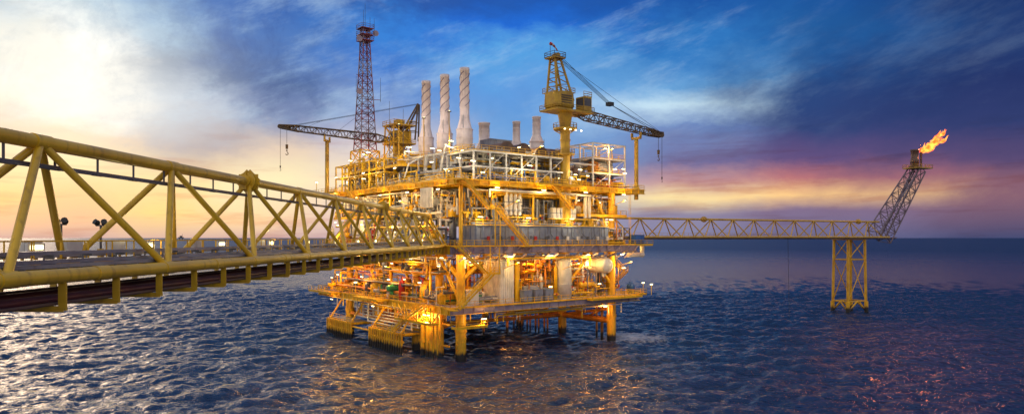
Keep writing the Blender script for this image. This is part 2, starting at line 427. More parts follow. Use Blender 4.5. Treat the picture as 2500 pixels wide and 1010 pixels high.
cabinet('blue',47,50,-3,-1,22.45,24.6)
pf('bent_duct','white').path([(46.5,-1,20),(51.5,-1,20),(51.5,-1,23.5)],.55,n=14)
for (a,b,z,m) in ((49,0,10.8,'blue'),(50.5,2,10.8,'blue')): vvessel('drums',m,a,b,z,2.2,.8)

def frame(mat,a0,a1,b0,b1,zs,na,nb,w=.3,nm='roof_frame'):
    mb=pf(nm,mat)
    for i in range(na+1):
        for j in range(nb+1):
            a=a0+(a1-a0)*i/na;b=b0+(b1-b0)*j/nb; mb.box(a-w/2,a+w/2,b-w/2,b+w/2,zs[0],zs[-1])
    for z in zs[1:]:
        for j in range(nb+1): b=b0+(b1-b0)*j/nb; mb.box(a0,a1,b-w*.45,b+w*.45,z-w,z-.003)
        for i in range(na+1): a=a0+(a1-a0)*i/na; mb.box(a-w*.44,a+w*.44,b0,b1,z-w*1.01,z-.006)
    for i in range(na):
        for zi in range(len(zs)-1):
            if (i+zi)%2==0:
                mb.tube((a0+(a1-a0)*i/na,b0,zs[zi]),(a0+(a1-a0)*(i+1)/na,b0,zs[zi+1]),.09,n=5)
frame('white',2,26,-1.5,8,[35.2,38.2,41.2],6,2)
frame('white',3,14,8,28,[35.2,38.5,42],3,6)
frame('white',35.5,46,-.5,8,[35.2,38.8,42.2,45.6],2,2,w=.32,nm='east_frame')
frame('yellow',-2,3,28,54,[35.2,39,42],2,7,w=.28)
for z in (38.8,42.2): rail(pf('east_frame_rails','yellow'),[(35.5,8,z),(35.5,-.6,z),(46,-.6,z),(46,8,z)]); pf('east_frame_floor','tray').box(35.7,45.8,-.3,7.8,z,z+.06)
vvessel('east_vessels','orange',39,3,38.9,3,1.3); hvessel('east_vessels','white',(42.5,3,40.6),4,1.1,'a')
rail(pf('roof_rails','yellow'),[(26,-1.6,41.2),(2,-1.6,41.2),(2,8,41.2)])
pf('roof_floor','tray').box(2.2,25.8,-1.3,7.8,41.21,41.27)
for a,r in ((13.5,1.9),(18,1.9),(23,1.6),(30,1.8)):
    pf('intake_ducts','brown').tube((a,3,42.2),(a,11,42.2),r,n=20)
    pf('intake_ducts','brown').tube((a,2.6,42.2),(a,3,42.2),r*1.08,n=20)
module('grey',16,22,12,16,41,46,name='exhaust_plenum'); module('mauve',26,34,6,13,39,44,name='cooler_plenum')
for i in range(10):
    a=4+rnd.random()*10;b=6+i*2.4
    pf('roof_piping','white').path([(a,b,36),(a,b,40+rnd.random()*3),(a-4,b,40+rnd.random()*3),(a-4,b+2,37)],.2)
for (a,b,h) in ((2,33,56),(4,30,54),(6,36,50),(30,10,47)):
    pf('masts','dgrey').tube((a,b,40),(a,b,h),.09,.04,n=5)

st=pf('stair_flights','yellow');ra=pf('stair_rails','yellow')
stair(st,ra,(-2.5,-4.9,35.2),(3.6,-4.9,29.6)); st.box(3.6,5,-6.4,-3.6,29.5,29.65)
rail(ra,[(3.6,-6.4,29.6),(5,-6.4,29.6),(5,-3.6,29.6)])
stair(st,ra,(4.5,-6.2,29.6),(12,-6.2,22.5)); st.box(-3.6,-2.4,-5,-3.3,34.9,35.1)
st.box(11,14,-6.3,-4.3,22.2,22.38)
stair(st,ra,(-4.5,-5.6,22.4),(2.5,-5.6,17.2)); st.box(2.5,4,-7.6,-4,17.05,17.2); rail(ra,[(2.5,-7.5,17.2),(4,-7.5,17.2),(4,-4,17.2)])
stair(st,ra,(3,-7.1,17.2),(-5,-7.1,10.8)); st.box(-6.5,-5.3,-7.2,-4.3,10.6,10.8)
for p in ((3.9,-7.4),(3.9,-4.4)): st.tube((p[0],p[1],17.1),(p[0],p[1],22.2),.12)
for p in ((4.9,-6.3),(3.7,-6.3)): st.tube((p[0],p[1],22.3),(p[0],p[1],29.5),.12)
stair(st,ra,(-6.4,2,10.8),(-6.4,9,7.6),side=(-1,0,0)); stair(st,ra,(-6.2,10,7.6),(-6.2,16,4.2),side=(-1,0,0))
stair(st,ra,(47.4,10,22.4),(47.4,2,16),side=(1,0,0)); stair(st,ra,(48.8,2,16),(48.8,9,10.8),side=(1,0,0))
stair(st,ra,(44,20,9.6),(44,12,5.6),side=(1,0,0))
stair(st,ra,(-4.6,40,35.2),(-4.6,32,29),side=(-1,0,0)); stair(st,ra,(-6.4,34,29),(-6.4,42,22.4),side=(-1,0,0))
stair(st,ra,(20,-4.3,35.2),(26,-4.3,30)); 
for z0 in (23,29.3):
    for o in (0,.5): pf('ladders','yellow').tube((46.4,-2+o,z0),(46.4,-2+o,z0+6),.05,n=4)

# ---- lamp fixtures and their light
def lamp(a,b,z,pw=0,col=WARM,ax='a',L=1.1):
    d=(L/2,0) if ax=='a' else (0,L/2)
    pf('light_fixtures','grey').box(a-d[0]-.1,a+d[0]+.1,b-d[1]-.1,b+d[1]+.1,z+.1,z+.2)
    pf('light_tubes','tube').tube((a-d[0],b-d[1],z),(a+d[0],b+d[1],z),.065,n=6)
    if pw: lights.append((a,b,z-.35,pw,col))
for i in range(5): lamp(-1+i*10.8,-3.2,20.2,850,WARM)
for i in range(5): lamp(-3.8,1+i*12.6,20.1,850,WARM,'b')
for i in range(4): lamp(2+i*12,-3.8,28,450,COOL)
for i in range(5): lamp(-4,2+i*12,33.4,850,WARM,'b')
for i in range(4): lamp(6+i*12,-3.9,33.8,650,WARM)
for i in range(4): lamp(0+i*14,-4.2,38.6,700,COOL)
for i in range(4): lamp(-4.2,4+i*15,38.8,700,COOL,'b')
for i in range(3): lamp(-5.8,4+i*22,9,800,WARM,'b')
for i in range(4): lamp(-4.6,8+i*13,27,650,WARM,'b')
for i in range(4): lamp(-4.6,8+i*13,15,750,ORG,'b')
for (a,b,z,p,c) in ((18,1,19.5,1500,ORG),(24,6,19.3,1000,ORG),(34,1,18.5,1500,ORG),(44,-2,17,800,WARM),(38,0,32,1400,ORG),(44,3,27,1000,ORG),(6,5,19,900,ORG),
                    (1,5,43.5,500,COOL),(1,22,44,500,WARM),(20,4,44,600,COOL),(40,0,44.5,900,ORG),(40,-3,39.5,600,ORG),(-1,20,15,800,WARM),(-1,36,14.5,900,ORG),
                    (-4,6,8.6,1100,WARM),(2,-5,8.5,1000,WARM),(4,26,7.8,1000,ORG),(38,-2,8.4,1000,ORG),(30,20,8,700,ORG),(49,0,21,400,WARM),(2,44,45,700,WARM)):
    lamp(a,b,z,p,c)
for (a,b,z,p) in ((8,-8,31,800),(24,-8,31.5,800),(38,-8,32,900),(8,-8,19,650),(24,-8,18.5,650),(40,-8,18.5,700),(-9,8,31,900),(-9,24,31,900),(-9,42,31,900),(-9,14,18,800),(-9,36,17.5,800),(14,-8,42,650),(34,-8,43,650),(-8,26,42,700)):
    q=(a,-3,z-1.2) if b<0 else (-3,b,z-1.2)
    pf('outrigger_arms','yellow').tube((a,b,z+.2),q,.07,n=5)
    pf('flood_cases','dgrey').box(a-.3,a+.3,b-.3,b+.3,z+.25,z+.4); pf('flood_heads','flood').box(a-.16,a+.16,b-.16,b+.16,z+.15,z+.249)
    lights.append((a,b,z-.2,p,WARM if z<35 else COOL))
# floodlights on short masts, added to brighten the stacks
for (a,b) in ((1.2,6),(1.2,16),(1.2,27)):
    pf('stack_flood_masts','yellow').tube((a,b,41),(a,b,49.5),.1,n=6); pf('flood_cases','dgrey').box(a-.3,a+.3,b-.3,b+.3,49.5,49.7)
    pf('flood_heads','flood').box(a-.12,a+.12,b-.12,b+.12,49.7,49.8); lights.append((a,b,50.2,620,(1,.74,.56)))
for i in range(26):
    lamp(rnd.uniform(-2,16),rnd.uniform(0,52),rnd.choice((38,39.6,41.5,43)),0,ax=rnd.choice('ab'),L=.9)
for i in range(14):
    lamp(rnd.uniform(2,46),rnd.uniform(-2,1),rnd.choice((13.6,19,31.5,38,40,36.9)),0,L=.9)
for i in range(14):
    lamp(rnd.uniform(-4.5,-2),rnd.uniform(0,54),rnd.choice((14,18.5,25.2,27.8,31.8)),0,ax='b',L=.9)
for (a,b,z) in ((53,0,13),(52.5,-3,12.8),(-5.5,58,38),(-8,30,14)):
    pf('flood_posts','yellow').tube((a,b,z-2.4),(a,b,z),.08); pf('flood_heads','flood').box(a-.3,a+.3,b-.15,b+.15,z,z+.25); pf('flood_cases','dgrey').box(a-.4,a+.4,b-.25,b+.25,z+.25,z+.35)
pf.done()

# ------------------------------------------------------------------ exhaust stacks
def stack(a,b,z0,zt,r,tall=True):
    g=Group('exhaust_stack',PL,PR); m=g('shell','stack')
    if tall:
        m.lathe((a,b,0),[(1.1,z0),(1.1,z0+2.2),(1.75,z0+3.0),(1.75,46.9),(1.62,47.2),(1.02,49.6),(.98,59.6),(1.04,59.6),(1.04,zt),(.88,zt),(.86,zt-2.5)],24)
        for z in (43.2,45.2,47,49.7,51.8): m.tube((a,b,z),(a,b,z+.18),(1.85 if z<47.5 else 1.1),n=24)
        hs=g('strakes','mauve')
        for s in range(3):
            pts=[]
            for k in range(40):
                t=k/39; an=2*math.pi*(s/3)+t*2*math.pi*1.3; z=52+t*7.4
                pts.append((a+1.03*math.cos(an),b+1.03*math.sin(an),z))
            for p,q in zip(pts[:-1],pts[1:]): hs.tube(p,q,.085,n=5)
        rail(g('gallery','yellow'),[(a+2.2*math.cos(t*math.pi/4),b+2.2*math.sin(t*math.pi/4),42.6) for t in range(9)],r=.05)
        g('gallery','yellow').tube((a,b,42.4),(a,b,42.6),2.25,n=16)
        for o in (-.25,.25): g('ladder','tray').tube((a-1.15,b-1.0+o,42.6),(a-1.15,b-1.0+o,50),.05,n=4)
        for k in range(5): g('support','yellow').tube((a+2*math.cos(k*1.26),b+2*math.sin(k*1.26),38),(a+1.7*math.cos(k*1.26),b+1.7*math.sin(k*1.26),42.4),.14)
    else:
        m.lathe((a,b,0),[(r*1.7,z0),(r*1.7,zt-6),(r,zt-4.4),(r,zt-.3),(r*1.12,zt-.3),(r*1.12,zt),(r*.9,zt),(r*.88,zt-1.5)],22)
        for k in range(4): m.tube((a,b,zt-4.2+k*1.2),(a,b,zt-4.05+k*1.2),r*1.06,n=22)
        m.tube((a,b,zt-6.3),(a,b,zt-6.05),r*1.9,n=22)
    g.done()
for b in (10.5,18.4,26.4): stack(8,b,39.8,60.3,1)
stack(20,20,40,51,1.25,False); stack(30,20.4,40,52.4,.9,False); stack(34,17.5,40,53.6,1.0,False)

# ------------------------------------------------------------------ communications tower
g=Group('communications_tower',PL,PR); A,B=2.4,46.5
lattice(g('base_frame','yellow'),(A,B,35.2),(A,B,45.6),5.6,5.2,5.6,5.2,3,.22,.13,up=(0,1,0),x=True)
zs=np.linspace(45.6,76,17)
for i in range(16):
    t0,t1=i/16,(i+1)/16
    w0=4.2-(4.2-1.8)*min(1,t0*1.15); w1=4.2-(4.2-1.8)*min(1,t1*1.15)
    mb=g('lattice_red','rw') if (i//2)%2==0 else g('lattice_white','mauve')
    lattice(mb,(A,B,zs[i]),(A,B,zs[i+1]),w0,w1,w0,w1,1,.13,.07,up=(0,1,0),x=True)
for z in (73,74.4,76): g('platforms','rw').box(A-1.6,A+1.6,B-1.6,B+1.6,z,z+.08); rail(g('platform_rails','rw'),[(A-1.6,B-1.6,z),(A+1.6,B-1.6,z),(A+1.6,B+1.6,z),(A-1.6,B+1.6,z),(A-1.6,B-1.6,z)])
for (dx,dy,z0,z1) in ((-.9,-.9,76,80.5),(.9,-.9,76,79),(0,0,76,82.5),(1.7,-1.6,74,78.6),(-2.4,0,60,64),(3.2,-2,58,64),(-2,-1,70,73)):
    g('antennas','dgrey').tube((A+dx,B+dy,z0),(A+dx,B+dy,z1),.07,.04,n=5)
for (dx,z) in ((-2.2,73),(2.2,75),(-2.2,60)):
    g('dish','mauve').tube((A+dx,B-1.2,z),(A+dx-.1,B-1.7,z),.3,.75,n=14); g('dish_arm','rw').tube((A,B,z),(A+dx,B-1.2,z),.07)
for dx,z in ((-3.2,64),(3.4,58.5)): g('dish_arm','rw').tube((A,B,z),(A+dx,B-1.8,z),.07)
for o in (-.25,.25): g('ladder','rw').tube((A+o,B-1.2,46),(A+o,B-1.0,76),.04,n=4)
g.done()

# ------------------------------------------------------------------ cranes
def hook(g,p,L,small=False):
    p=Vector(p); m=g('hoist_rope','black'); m.tube(p,p-Vector((0,0,L)),.05,n=4)
    q=p-Vector((0,0,L)); mb=g('hook_block','boom' if not small else 'black'); s=.5 if small else 1
    mb.tube(q,q-Vector((0,0,1.1*s)),.35*s,.3*s,n=10); mb.ball(q-Vector((0,0,1.5*s)),.22*s)
    pts=[q+Vector((.35*s*math.sin(t),0,-1.9*s-.35*s*(1-math.cos(t)))) for t in np.linspace(0,4.3,9)]
    for a,b in zip(pts[:-1],pts[1:]): mb.tube(a,b,.1*s,n=6)
g=Group('pedestal_crane',PL,PR); A,B=26.4,-1.2
m=g('pedestal','cyellow')
m.lathe((A,B,0),[(1.25,28),(1.25,34),(1.05,35.4),(1.05,47),(1.45,50),(1.6,50.6),(1.6,51.2)],24)
for z in (38.2,41.6,45): m.tube((A,B,z),(A,B,z+.25),1.2,n=24)
for z,r in ((47.4,2.6),(41.9,2.1)):
    m.tube((A,B,z),(A,B,z+.2),r,n=16); rail(g('gallery_rails','cyellow'),[(A+r*math.cos(t*math.pi/6),B+r*math.sin(t*math.pi/6),z+.2) for t in range(13)],r=.06)
for k in range(6): m.tube((A,B,46),(A+2.4*math.cos(k*1.05),B+2.4*math.sin(k*1.05),47.4),.12)
for k in range(4): g('floods','tube').box(A-2.6+1.6*k,A-2.3+1.6*k,B-2.7,B-2.5,47,47.2)
h=g('machinery_house','cyellow')
vs=[];pl=[(-2.6,-1.6),(-1.6,-2.5),(1.8,-2.5),(2.6,-1.8),(2.6,1.8),(1.8,2.5),(-1.6,2.5),(-2.6,1.6)]
for z,s in ((51.2,.8),(52.2,1.05),(55,1.0)):
    vs+=[(24.6+x*s,B+y*s,z) for x,y in pl]
fs=[(k*8+i,k*8+(i+1)%8,(k+1)*8+(i+1)%8,(k+1)*8+i) for k in range(2) for i in range(8)]+[tuple(range(16,24)),tuple(reversed(range(8)))]
h.add(vs,fs)
h.box(21.6,32.4,B-2.9,B+2.9,51.1,51.3)
rail(g('house_rails','cyellow'),[(21.6,B-2.9,51.3),(32.4,B-2.9,51.3),(32.4,B+2.9,51.3),(21.6,B+2.9,51.3),(21.6,B-2.9,51.3)],r=.06)
rail(g('house_rails','cyellow'),[(22,B-2.4,55),(27.1,B-2.4,55),(27.1,B+2.4,55),(22,B+2.4,55),(22,B-2.4,55)],r=.06)
for k in range(4): g('house_louvres','boom').box(23,26,B-2.66,B-2.61,52.6+k*.5,52.85+k*.5)
c=g('cab','cyellow'); c.box(29.2,31.6,B-2.9,B-.4,51.6,52.6); c.box(29.2,31.6,B-2.9,B-.4,54.3,54.6)
for x in (29.2,31.45): 
    for y in (B-2.9,B-.55): c.box(x,x+.15,y,y+.15,52.6,54.3)
g('cab_glass','dgrey').box(29.3,31.5,B-2.8,B-.5,52.6,54.3)
rail(g('house_rails','cyellow'),[(29.2,B-2.9,54.6),(31.6,B-2.9,54.6),(31.6,B-.4,54.6)],r=.06)
f=g('a_frame','cyellow'); top=Vector((23.4,B,62.4))
for y in (-1.6,1.6):
    f.beam((22.6,B+y,55),top+Vector((-.6,y*.5,0)),.35,.4); f.beam((27.4,B+y,53.5),top+Vector((.9,y*.5,0)),.35,.4)
    for t in (.2,.42,.64,.85):
        p=Vector((22.6,B+y,55)).lerp(top+Vector((-.6,y*.5,0)),t); q=Vector((27.4,B+y,53.5)).lerp(top+Vector((.9,y*.5,0)),t)
        f.tube(p,q,.11)
        t2=t+.2; q2=Vector((27.4,B+y,53.5)).lerp(top+Vector((.9,y*.5,0)),min(1,t2)); f.tube(p,q2,.09)
for t in (.3,.6,.9): 
    z=55+7.4*t; f.tube((22.6+.2*t,B-1.6+.8*t,z),(22.6+.2*t,B+1.6-.8*t,z),.1)
f.box(21.9,25.1,B-1.6,B+1.6,62.3,62.5); rail(g('top_rails','boom'),[(21.9,B-1.6,62.5),(25.1,B-1.6,62.5),(25.1,B+1.6,62.5),(21.9,B+1.6,62.5),(21.9,B-1.6,62.5)],r=.06)
for y in (-.6,0,.6): f.tube((23.8,B+y-.15,63.1),(23.8,B+y+.15,63.1),.55,n=14)
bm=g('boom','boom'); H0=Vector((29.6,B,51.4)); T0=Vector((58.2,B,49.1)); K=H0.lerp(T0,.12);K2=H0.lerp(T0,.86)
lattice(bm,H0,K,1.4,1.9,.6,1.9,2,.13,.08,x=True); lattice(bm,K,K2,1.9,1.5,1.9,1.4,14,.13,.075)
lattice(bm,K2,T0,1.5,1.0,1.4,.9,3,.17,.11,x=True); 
bm.box(55.5,58.6,B-.55,B-.4,48.7,49.9); bm.box(55.5,58.6,B+.4,B+.55,48.7,49.9); bm.tube((58.2,B-.5,49.2),(58.2,B+.5,49.2),.6,n=12)
rp=g('pendant_ropes','black'); sh=Vector((40.2,B,54.6))
for y in (-.7,-.25,.25,.7): rp.tube((24.2,B+y,63),sh+Vector((0,y*.7,0)),.05,n=4)
g('floating_sheave','black').box(39.6,40.9,B-.7,B+.7,54.2,55)
for y in (-.5,.5): rp.tube(sh,(55.5,B+y,50.2),.06,n=4)
rp.tube((24,B,62.8),(57.9,B,49.9),.04,n=4)
hook(g,(57.2,B,49),3.6); hook(g,(58.5,B,48.9),10,True)
ws=g('windsock_pole','black'); ws.tube((22.1,B,62.5),(22.1,B,65.6),.06,n=5)
sk=g('windsock','red'); prev=None
for i in range(6): 
    p=Vector((22.1+i*.42,B,65.4-.05*i*i)); 
    if prev is not None: (sk if i%2 else g('windsock_band','white')).tube(prev,p,.4-.05*i,.35-.05*i,n=10)
    prev=p
g.done()
g=Group('boom_rest',PL,PR); m=g('post','cyellow')
m.tube((49.2,-1.2,33),(49.2,-1.2,47.4),.5,n=14)
m.box(48.9,49.5,-2.6,.2,47.3,47.8); m.box(48.9,49.5,-2.7,-2.4,47.8,48.9); m.box(48.9,49.5,0,.3,47.8,48.9); m.tube((49.2,-1.2,35.2),(49.2,-1.2,35.8),.8,n=14)
g.done()
g=Group('pedestal_crane',PL,PR); A,B=8.6,40.3
m=g('pedestal','cyellow')
m.lathe((A,B,0),[(1.2,35.2),(1.2,45),(1.6,46.8),(1.7,47.4)],20)
lattice(g('tower','yellow'),(A-.5,B,40),(A-.5,B,51.5),5,4.4,5,4.4,3,.2,.12,up=(0,1,0),x=True)
for z,w in ((43.2,3.2),(47,3),(51.5,3)):
    m.box(A-w,A+w,B-w,B+w,z,z+.2); rail(g('gallery_rails','yellow'),[(A-w,B-w,z+.2),(A+w,B-w,z+.2),(A+w,B+w,z+.2),(A-w,B+w,z+.2),(A-w,B-w,z+.2)],r=.06)
m.box(A-1.6,A+2.4,B-1.8,B+1.8,47.4,50.4); g('cab_glass','dgrey').box(A-2.6,A-1.7,B-1.6,B-.2,48,49.6)
m.box(A-1,A+1,B-1,B+1,51.7,53.2)
dirv=Vector((-21.3,23,4.6)).normalized(); side=Vector((23,21.3,0)).normalized()
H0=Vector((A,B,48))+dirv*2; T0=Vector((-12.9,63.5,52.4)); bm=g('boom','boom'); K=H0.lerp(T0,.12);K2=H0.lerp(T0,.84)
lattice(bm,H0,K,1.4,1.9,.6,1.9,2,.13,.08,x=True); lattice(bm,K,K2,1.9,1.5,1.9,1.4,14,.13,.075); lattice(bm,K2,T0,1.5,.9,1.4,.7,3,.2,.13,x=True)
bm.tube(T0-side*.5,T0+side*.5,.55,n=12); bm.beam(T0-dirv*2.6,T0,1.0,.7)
af=g('a_frame','boom'); bk=Vector((21.3,-23,0)).normalized(); top=Vector((A,B,57))+bk*5
for s in (-1.4,1.4):
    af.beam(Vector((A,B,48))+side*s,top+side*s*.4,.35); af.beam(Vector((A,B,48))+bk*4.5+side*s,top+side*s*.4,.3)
    for t in (.25,.5,.75): af.tube((Vector((A,B,48))+side*s).lerp(top+side*s*.4,t),(Vector((A,B,48))+bk*4.5+side*s).lerp(top+side*s*.4,t),.1)
for y in (-.4,.4): g('pendant_ropes','black').tube(top+side*y,T0-dirv*3+Vector((0,0,.5))+side*y,.05,n=4)
for t in (.45,.75): g('pendant_ropes','black').tube(top.lerp(T0-dirv*3+Vector((0,0,.5)),t),H0.lerp(T0,t+.05),.03,n=4)
hook(g,T0-dirv*1.8-Vector((0,0,.4)),4); hook(g,T0-Vector((0,0,.5)),9.5,True)
g.done()
g=Group('boom_rest',PL,PR); m=g('post','cyellow')
m.tube((-4.3,54.2,34),(-4.3,54.2,48.3),.5,n=14); m.beam(Vector((-4.3,54.2,48.4))-side*1.5,Vector((-4.3,54.2,48.4))+side*1.5,.6,.5)
for s in (-1.5,1.5): m.beam(Vector((-4.3,54.2,48.2))+side*s,Vector((-4.3,54.2,49.6))+side*s,.4)
g.done()

# ------------------------------------------------------------------ access bridge
BR=-math.atan(0.047)
g=Group('access_bridge',(0,0,0),BR)
ch=g('chords','byellow'); bc=g('braces','byellow')
XN,XT,XF=-19,-21.7,-24.4; ZB,ZT=22.5,28.1; Y0,Y1=7.9,134.5; P=10.55
ch.tube((XN,Y0,ZB),(XN,Y1-1,ZB),.29,n=20); ch.tube((XF,Y0,ZB),(XF,Y1+3,ZB),.29,n=20); ch.tube((XT,Y0,ZT),(XT,Y1-5,ZT),.31,n=20)
T=[];y=29-2*P
while y<Y1-3: T.append(y); y+=P
for y in T:
    for s in (-1,1):
        for X in (XN,XF):
            yb_=y+s*P/2
            if Y0-8<yb_<Y1+1: bc.tube((XT,y,ZT),(X,yb_,ZB),.17,n=12)
    ch.tube((XT,y-.5,ZT),(XT,y+.5,ZT),.345,n=20)
bc.tube((XT,Y1-5.2,ZT),(XN,Y1-1,ZB),.17,n=12); bc.tube((XT,Y1-5.2,ZT),(XF,Y1+2,ZB),.17,n=12)
yy=T[0]-P/2
while yy<Y1:
    bc.tube((XN,yy,ZB),(XF,yy,ZB),.15,n=10)
    for X in (XN,XF): ch.tube((X,yy-.45,ZB),(X,yy+.45,ZB),.315,n=20)
    yy+=P/2
for y in (T[4],T[8]+.4):
    for dy,r in ((-.75,.42),(-.35,.66),(-.06,.74),(.06,.74),(.35,.66),(.75,.42)):
        ch.tube((XT,y+dy-.07,ZT),(XT,y+dy+.07,ZT),r,n=12)
    for t in range(8):
        an=t*math.pi/4; ch.beam((XT+.3*math.cos(an),y,ZT+.3*math.sin(an)),(XT+.72*math.cos(an),y,ZT+.72*math.sin(an)),.07,1.1)
    ch.beam((XT-.1,y-.75,ZT-.35),(XT-.1,y+.75,ZT-.35),.5,.5)
dk=g('walkway_grating','tray'); dk.box(-23.2,-20.9,Y0,Y1+3,22.62,22.68)
stg=g('stringers','byellow')
for x in (-20.8,-23.3): stg.box(x-.08,x+.08,Y0,Y1+2,22.42,22.72)
y=Y0+.5
while y<Y1: stg.box(XF+.25,XN-.25,y-.07,y+.07,22.36,22.5); y+=1.72
hr=g('handrails','yellow'); rail(hr,[(-20.75,Y0,22.7),(-20.75,Y1,22.7)],h=1.15,step=1.75,r=.035); rail(hr,[(-23.35,Y0,22.7),(-23.35,Y1+2,22.7)],h=1.15,step=1.75,r=.035)
tr=g('cable_trays','tray')
for (x0,x1,z) in ((-20.55,-19.95,22.95),(-19.85,-19.4,22.8),(-23.95,-23.5,23.05),(-20.5,-20.0,23.3)):
    tr.box(x0,x1,Y0,Y1,z,z+.03); tr.box(x0,x0+.03,Y0,Y1,z+.03,z+.14); tr.box(x1-.03,x1,Y0,Y1,z+.03,z+.14)
    y=Y0+.4; 
    while y<Y1: tr.box(x0,x1,y,y+.07,z-.09,z-.001); tr.box(x0+.02,x0+.08,y,y+.06,22.5,z-.09); y+=2.4
    rr=random.Random(int(-x0*100))
    for k in range(4): 
        xx=x0+.08+k*(x1-x0-.16)/3; g('cables','dgrey').tube((xx,Y0,z+.07),(xx,Y1,z+.07),.035,n=6)
    y=Y0
    while y<Y1:
        if rr.random()<.5: tr.box(x0-.01,x1+.01,y,y+2.9,z+.141,z+.155)
        y+=3
hg=g('pipe_hangers','byellow'); y=26.7-3.45*5
while y<Y1:
    for x in (XN,XF): hg.box(x-.05,x+.05,y-.11,y+.11,21.2,ZB-.2); hg.box(x-.16,x+.16,y-.13,y-.10,21.2,ZB-.2)
    hg.box(XF-.05,XN+.06,y-.11,y+.11,21.12,21.3); hg.box(XF-.05,XN+.06,y-.16,y-.111,21.08,21.12)
    y+=3.45
for (x,z,r,m) in ((-19.9,21.52,.2,'maroon'),(-20.55,21.48,.16,'maroon'),(-21.1,21.4,.09,'dgrey'),(-21.45,21.42,.11,'tray'),(-22.0,21.5,.19,'maroon'),(-22.7,21.42,.1,'dgrey'),(-23.3,21.5,.18,'brown'),(-19.45,21.38,.07,'brown'),(-23.8,21.4,.09,'tray')):
    g('underslung_pipes',m).tube((x,Y0,z),(x,Y1,z),r,n=12)
fs_=g('festoon_rail','dgrey'); fs_.beam((XT,Y0,ZT-.98),(XT,Y1-6,ZT-.98),.1,.13); fs_.tube((XT+.12,Y0,ZT-1.1),(XT+.12,Y1-6,ZT-1.1),.035,n=6)
y=12.2
while y<Y1-6: fs_.beam((XT,y,ZT-.28),(XT,y,ZT-.95),.06,.1); fs_.box(XT-.08,XT+.2,y-.35,y+.35,ZT-1.12,ZT-1.05); y+=2.95
for (y) in (33.5,36.6):
    x=-24.0; g('lamp_posts','dgrey').tube((x,y,22.6),(x,y,24.7),.06,n=6); g('lamp_posts','dgrey').box(x-.26,x+.26,y-.05,y+.05,24.62,24.68)
    for o in (-.2,.2): g('lamp_heads','black').ball((x+o,y,24.8),.16); g('lamp_heads','black').tube((x+o,y,24.8),(x+o*1.3,y-.14,24.88),.12,.16)
    g('lamp_base','byellow').box(x-.12,x+.12,y-.12,y+.12,22.6,23.4)
y=22
bl=[]
while y<Y1:
    g('bulkhead_lamps','white').box(-23.75,-23.6,y-.55,y+.55,23.35,23.75); g('bulkhead_glass','flood').box(-23.6,-23.57,y-.4,y+.4,23.45,23.65); bl.append(y); y+=9.3
for y in (31.5,34.4,38,47,58): g('junction_boxes','white').box(-24.3,-23.9,y-.6,y+.6,23.2,23.85); g('junction_box_legs','byellow').box(-24.15,-24.05,y-.5,y-.4,22.6,23.2); g('junction_box_legs','byellow').box(-24.15,-24.05,y+.4,y+.5,22.6,23.2)
g.done()
Mb=Matrix.Rotation(BR,4,'Z')
# ------------------------------------------------------------------ flare bridge, support, flare tower
S=Vector((16.0,178.8,0)); E=Vector((122.5,230,0)); dd=(E-S).normalized(); FA=math.atan2(dd.y,dd.x); LEN=(E-S).length
M['fyellow']=paint('flare_bridge_yellow',(0.62,0.38,0.06),(0.50,0.29,0.05),.45)
g=Group('flare_bridge',S,FA); m=g('truss','fyellow'); pz=24.2; pt=29.2; pit=8.2; n=int(LEN/pit)
for y in (-2.3,2.3): m.tube((0,y,pz),(LEN,y,pz),.3,n=10)
m.tube((0,0,pt),(LEN-2,0,pt),.3,n=10)
for i in range(n):
    x=i*pit+pit/2
    for y in (-2.3,2.3):
        for s in (-1,1): m.tube((x,0,pt),(x+s*pit/2,y,pz),.17,n=8)
    m.tube((i*pit,-2.3,pz),(i*pit,2.3,pz),.15)
for fx in (.36,.9):
    for dy,r in ((-.9,.45),(-.4,.75),(0,.85),(.4,.75),(.9,.45)): m.tube((LEN*fx+dy-.1,0,pt),(LEN*fx+dy+.1,0,pt),r,n=10)
g('walkway','mauve').box(0,LEN,-.8,.8,pz-.1,pz); rail(g('handrails','fyellow'),[(0,-.8,pz),(LEN,-.8,pz)],r=.04,step=3)
rail(g('handrails','fyellow'),[(0,.8,pz),(LEN,.8,pz)],r=.04,step=3)
for y,r in ((-1.4,.3),(1.5,.2),(-1.9,.12)): g('flare_line','mauve').tube((0,y,pz-.35),(LEN+4,y,pz-.35),r,n=8)
g('stay_wire','black').tube((LEN*.615,-2.3,pz),(LEN*.62,-2.3,-1),.05,n=4)
g.done()
g=Group('bridge_support_tower',(109.5,226,0),FA); m=g('jacket','leg')
L0=[(-3.9,-2.6),(3.9,-2.6),(3.9,2.6),(-3.9,2.6)]
for x,y in L0:
    m.tube((x*1.12,y*1.1,-5),(x,y,24),.42,n=12); m.tube((x*1.12,y*1.1,-5),(x*1.1,y*1.1,3.5),.62,n=12)
def lp_(i,z): 
    x,y=L0[i%4]; s=1.1-.1*z/24; return Vector((x*s,y*s,z))
for i in range(4):
    for z0,z1 in ((3.6,17),(17,23.5)):
        m.tube(lp_(i,z0),lp_(i+1,z1),.15); m.tube(lp_(i,z0),lp_(i+1,z0),.2)
    mid=(lp_(i,3.6)+lp_(i+1,3.6))/2; m.tube(lp_(i,.3),mid,.25); m.tube(lp_(i+1,.3),mid,.25); m.tube(lp_(i,23.5),lp_(i+1,23.5),.25)
m.box(-4.6,4.6,-3.2,3.2,23.4,23.8); g.done()
M['flarepink']=paint('flare_tower_steel',(0.22,0.17,0.20),(0.14,0.10,0.13),.5,rust=.5)
g=Group('flare_tower',E,FA); m=g('lattice','flarepink')
p=Vector((-2,0,24.2)); q=Vector((11.5,-4.2,46.8))
lattice(m,p,q,4.6,4.0,6.6,3.0,7,.24,.12,up=(-1,0,.4),x=True)
m.box(-6,3.5,-2.5,2.5,23.9,24.15)
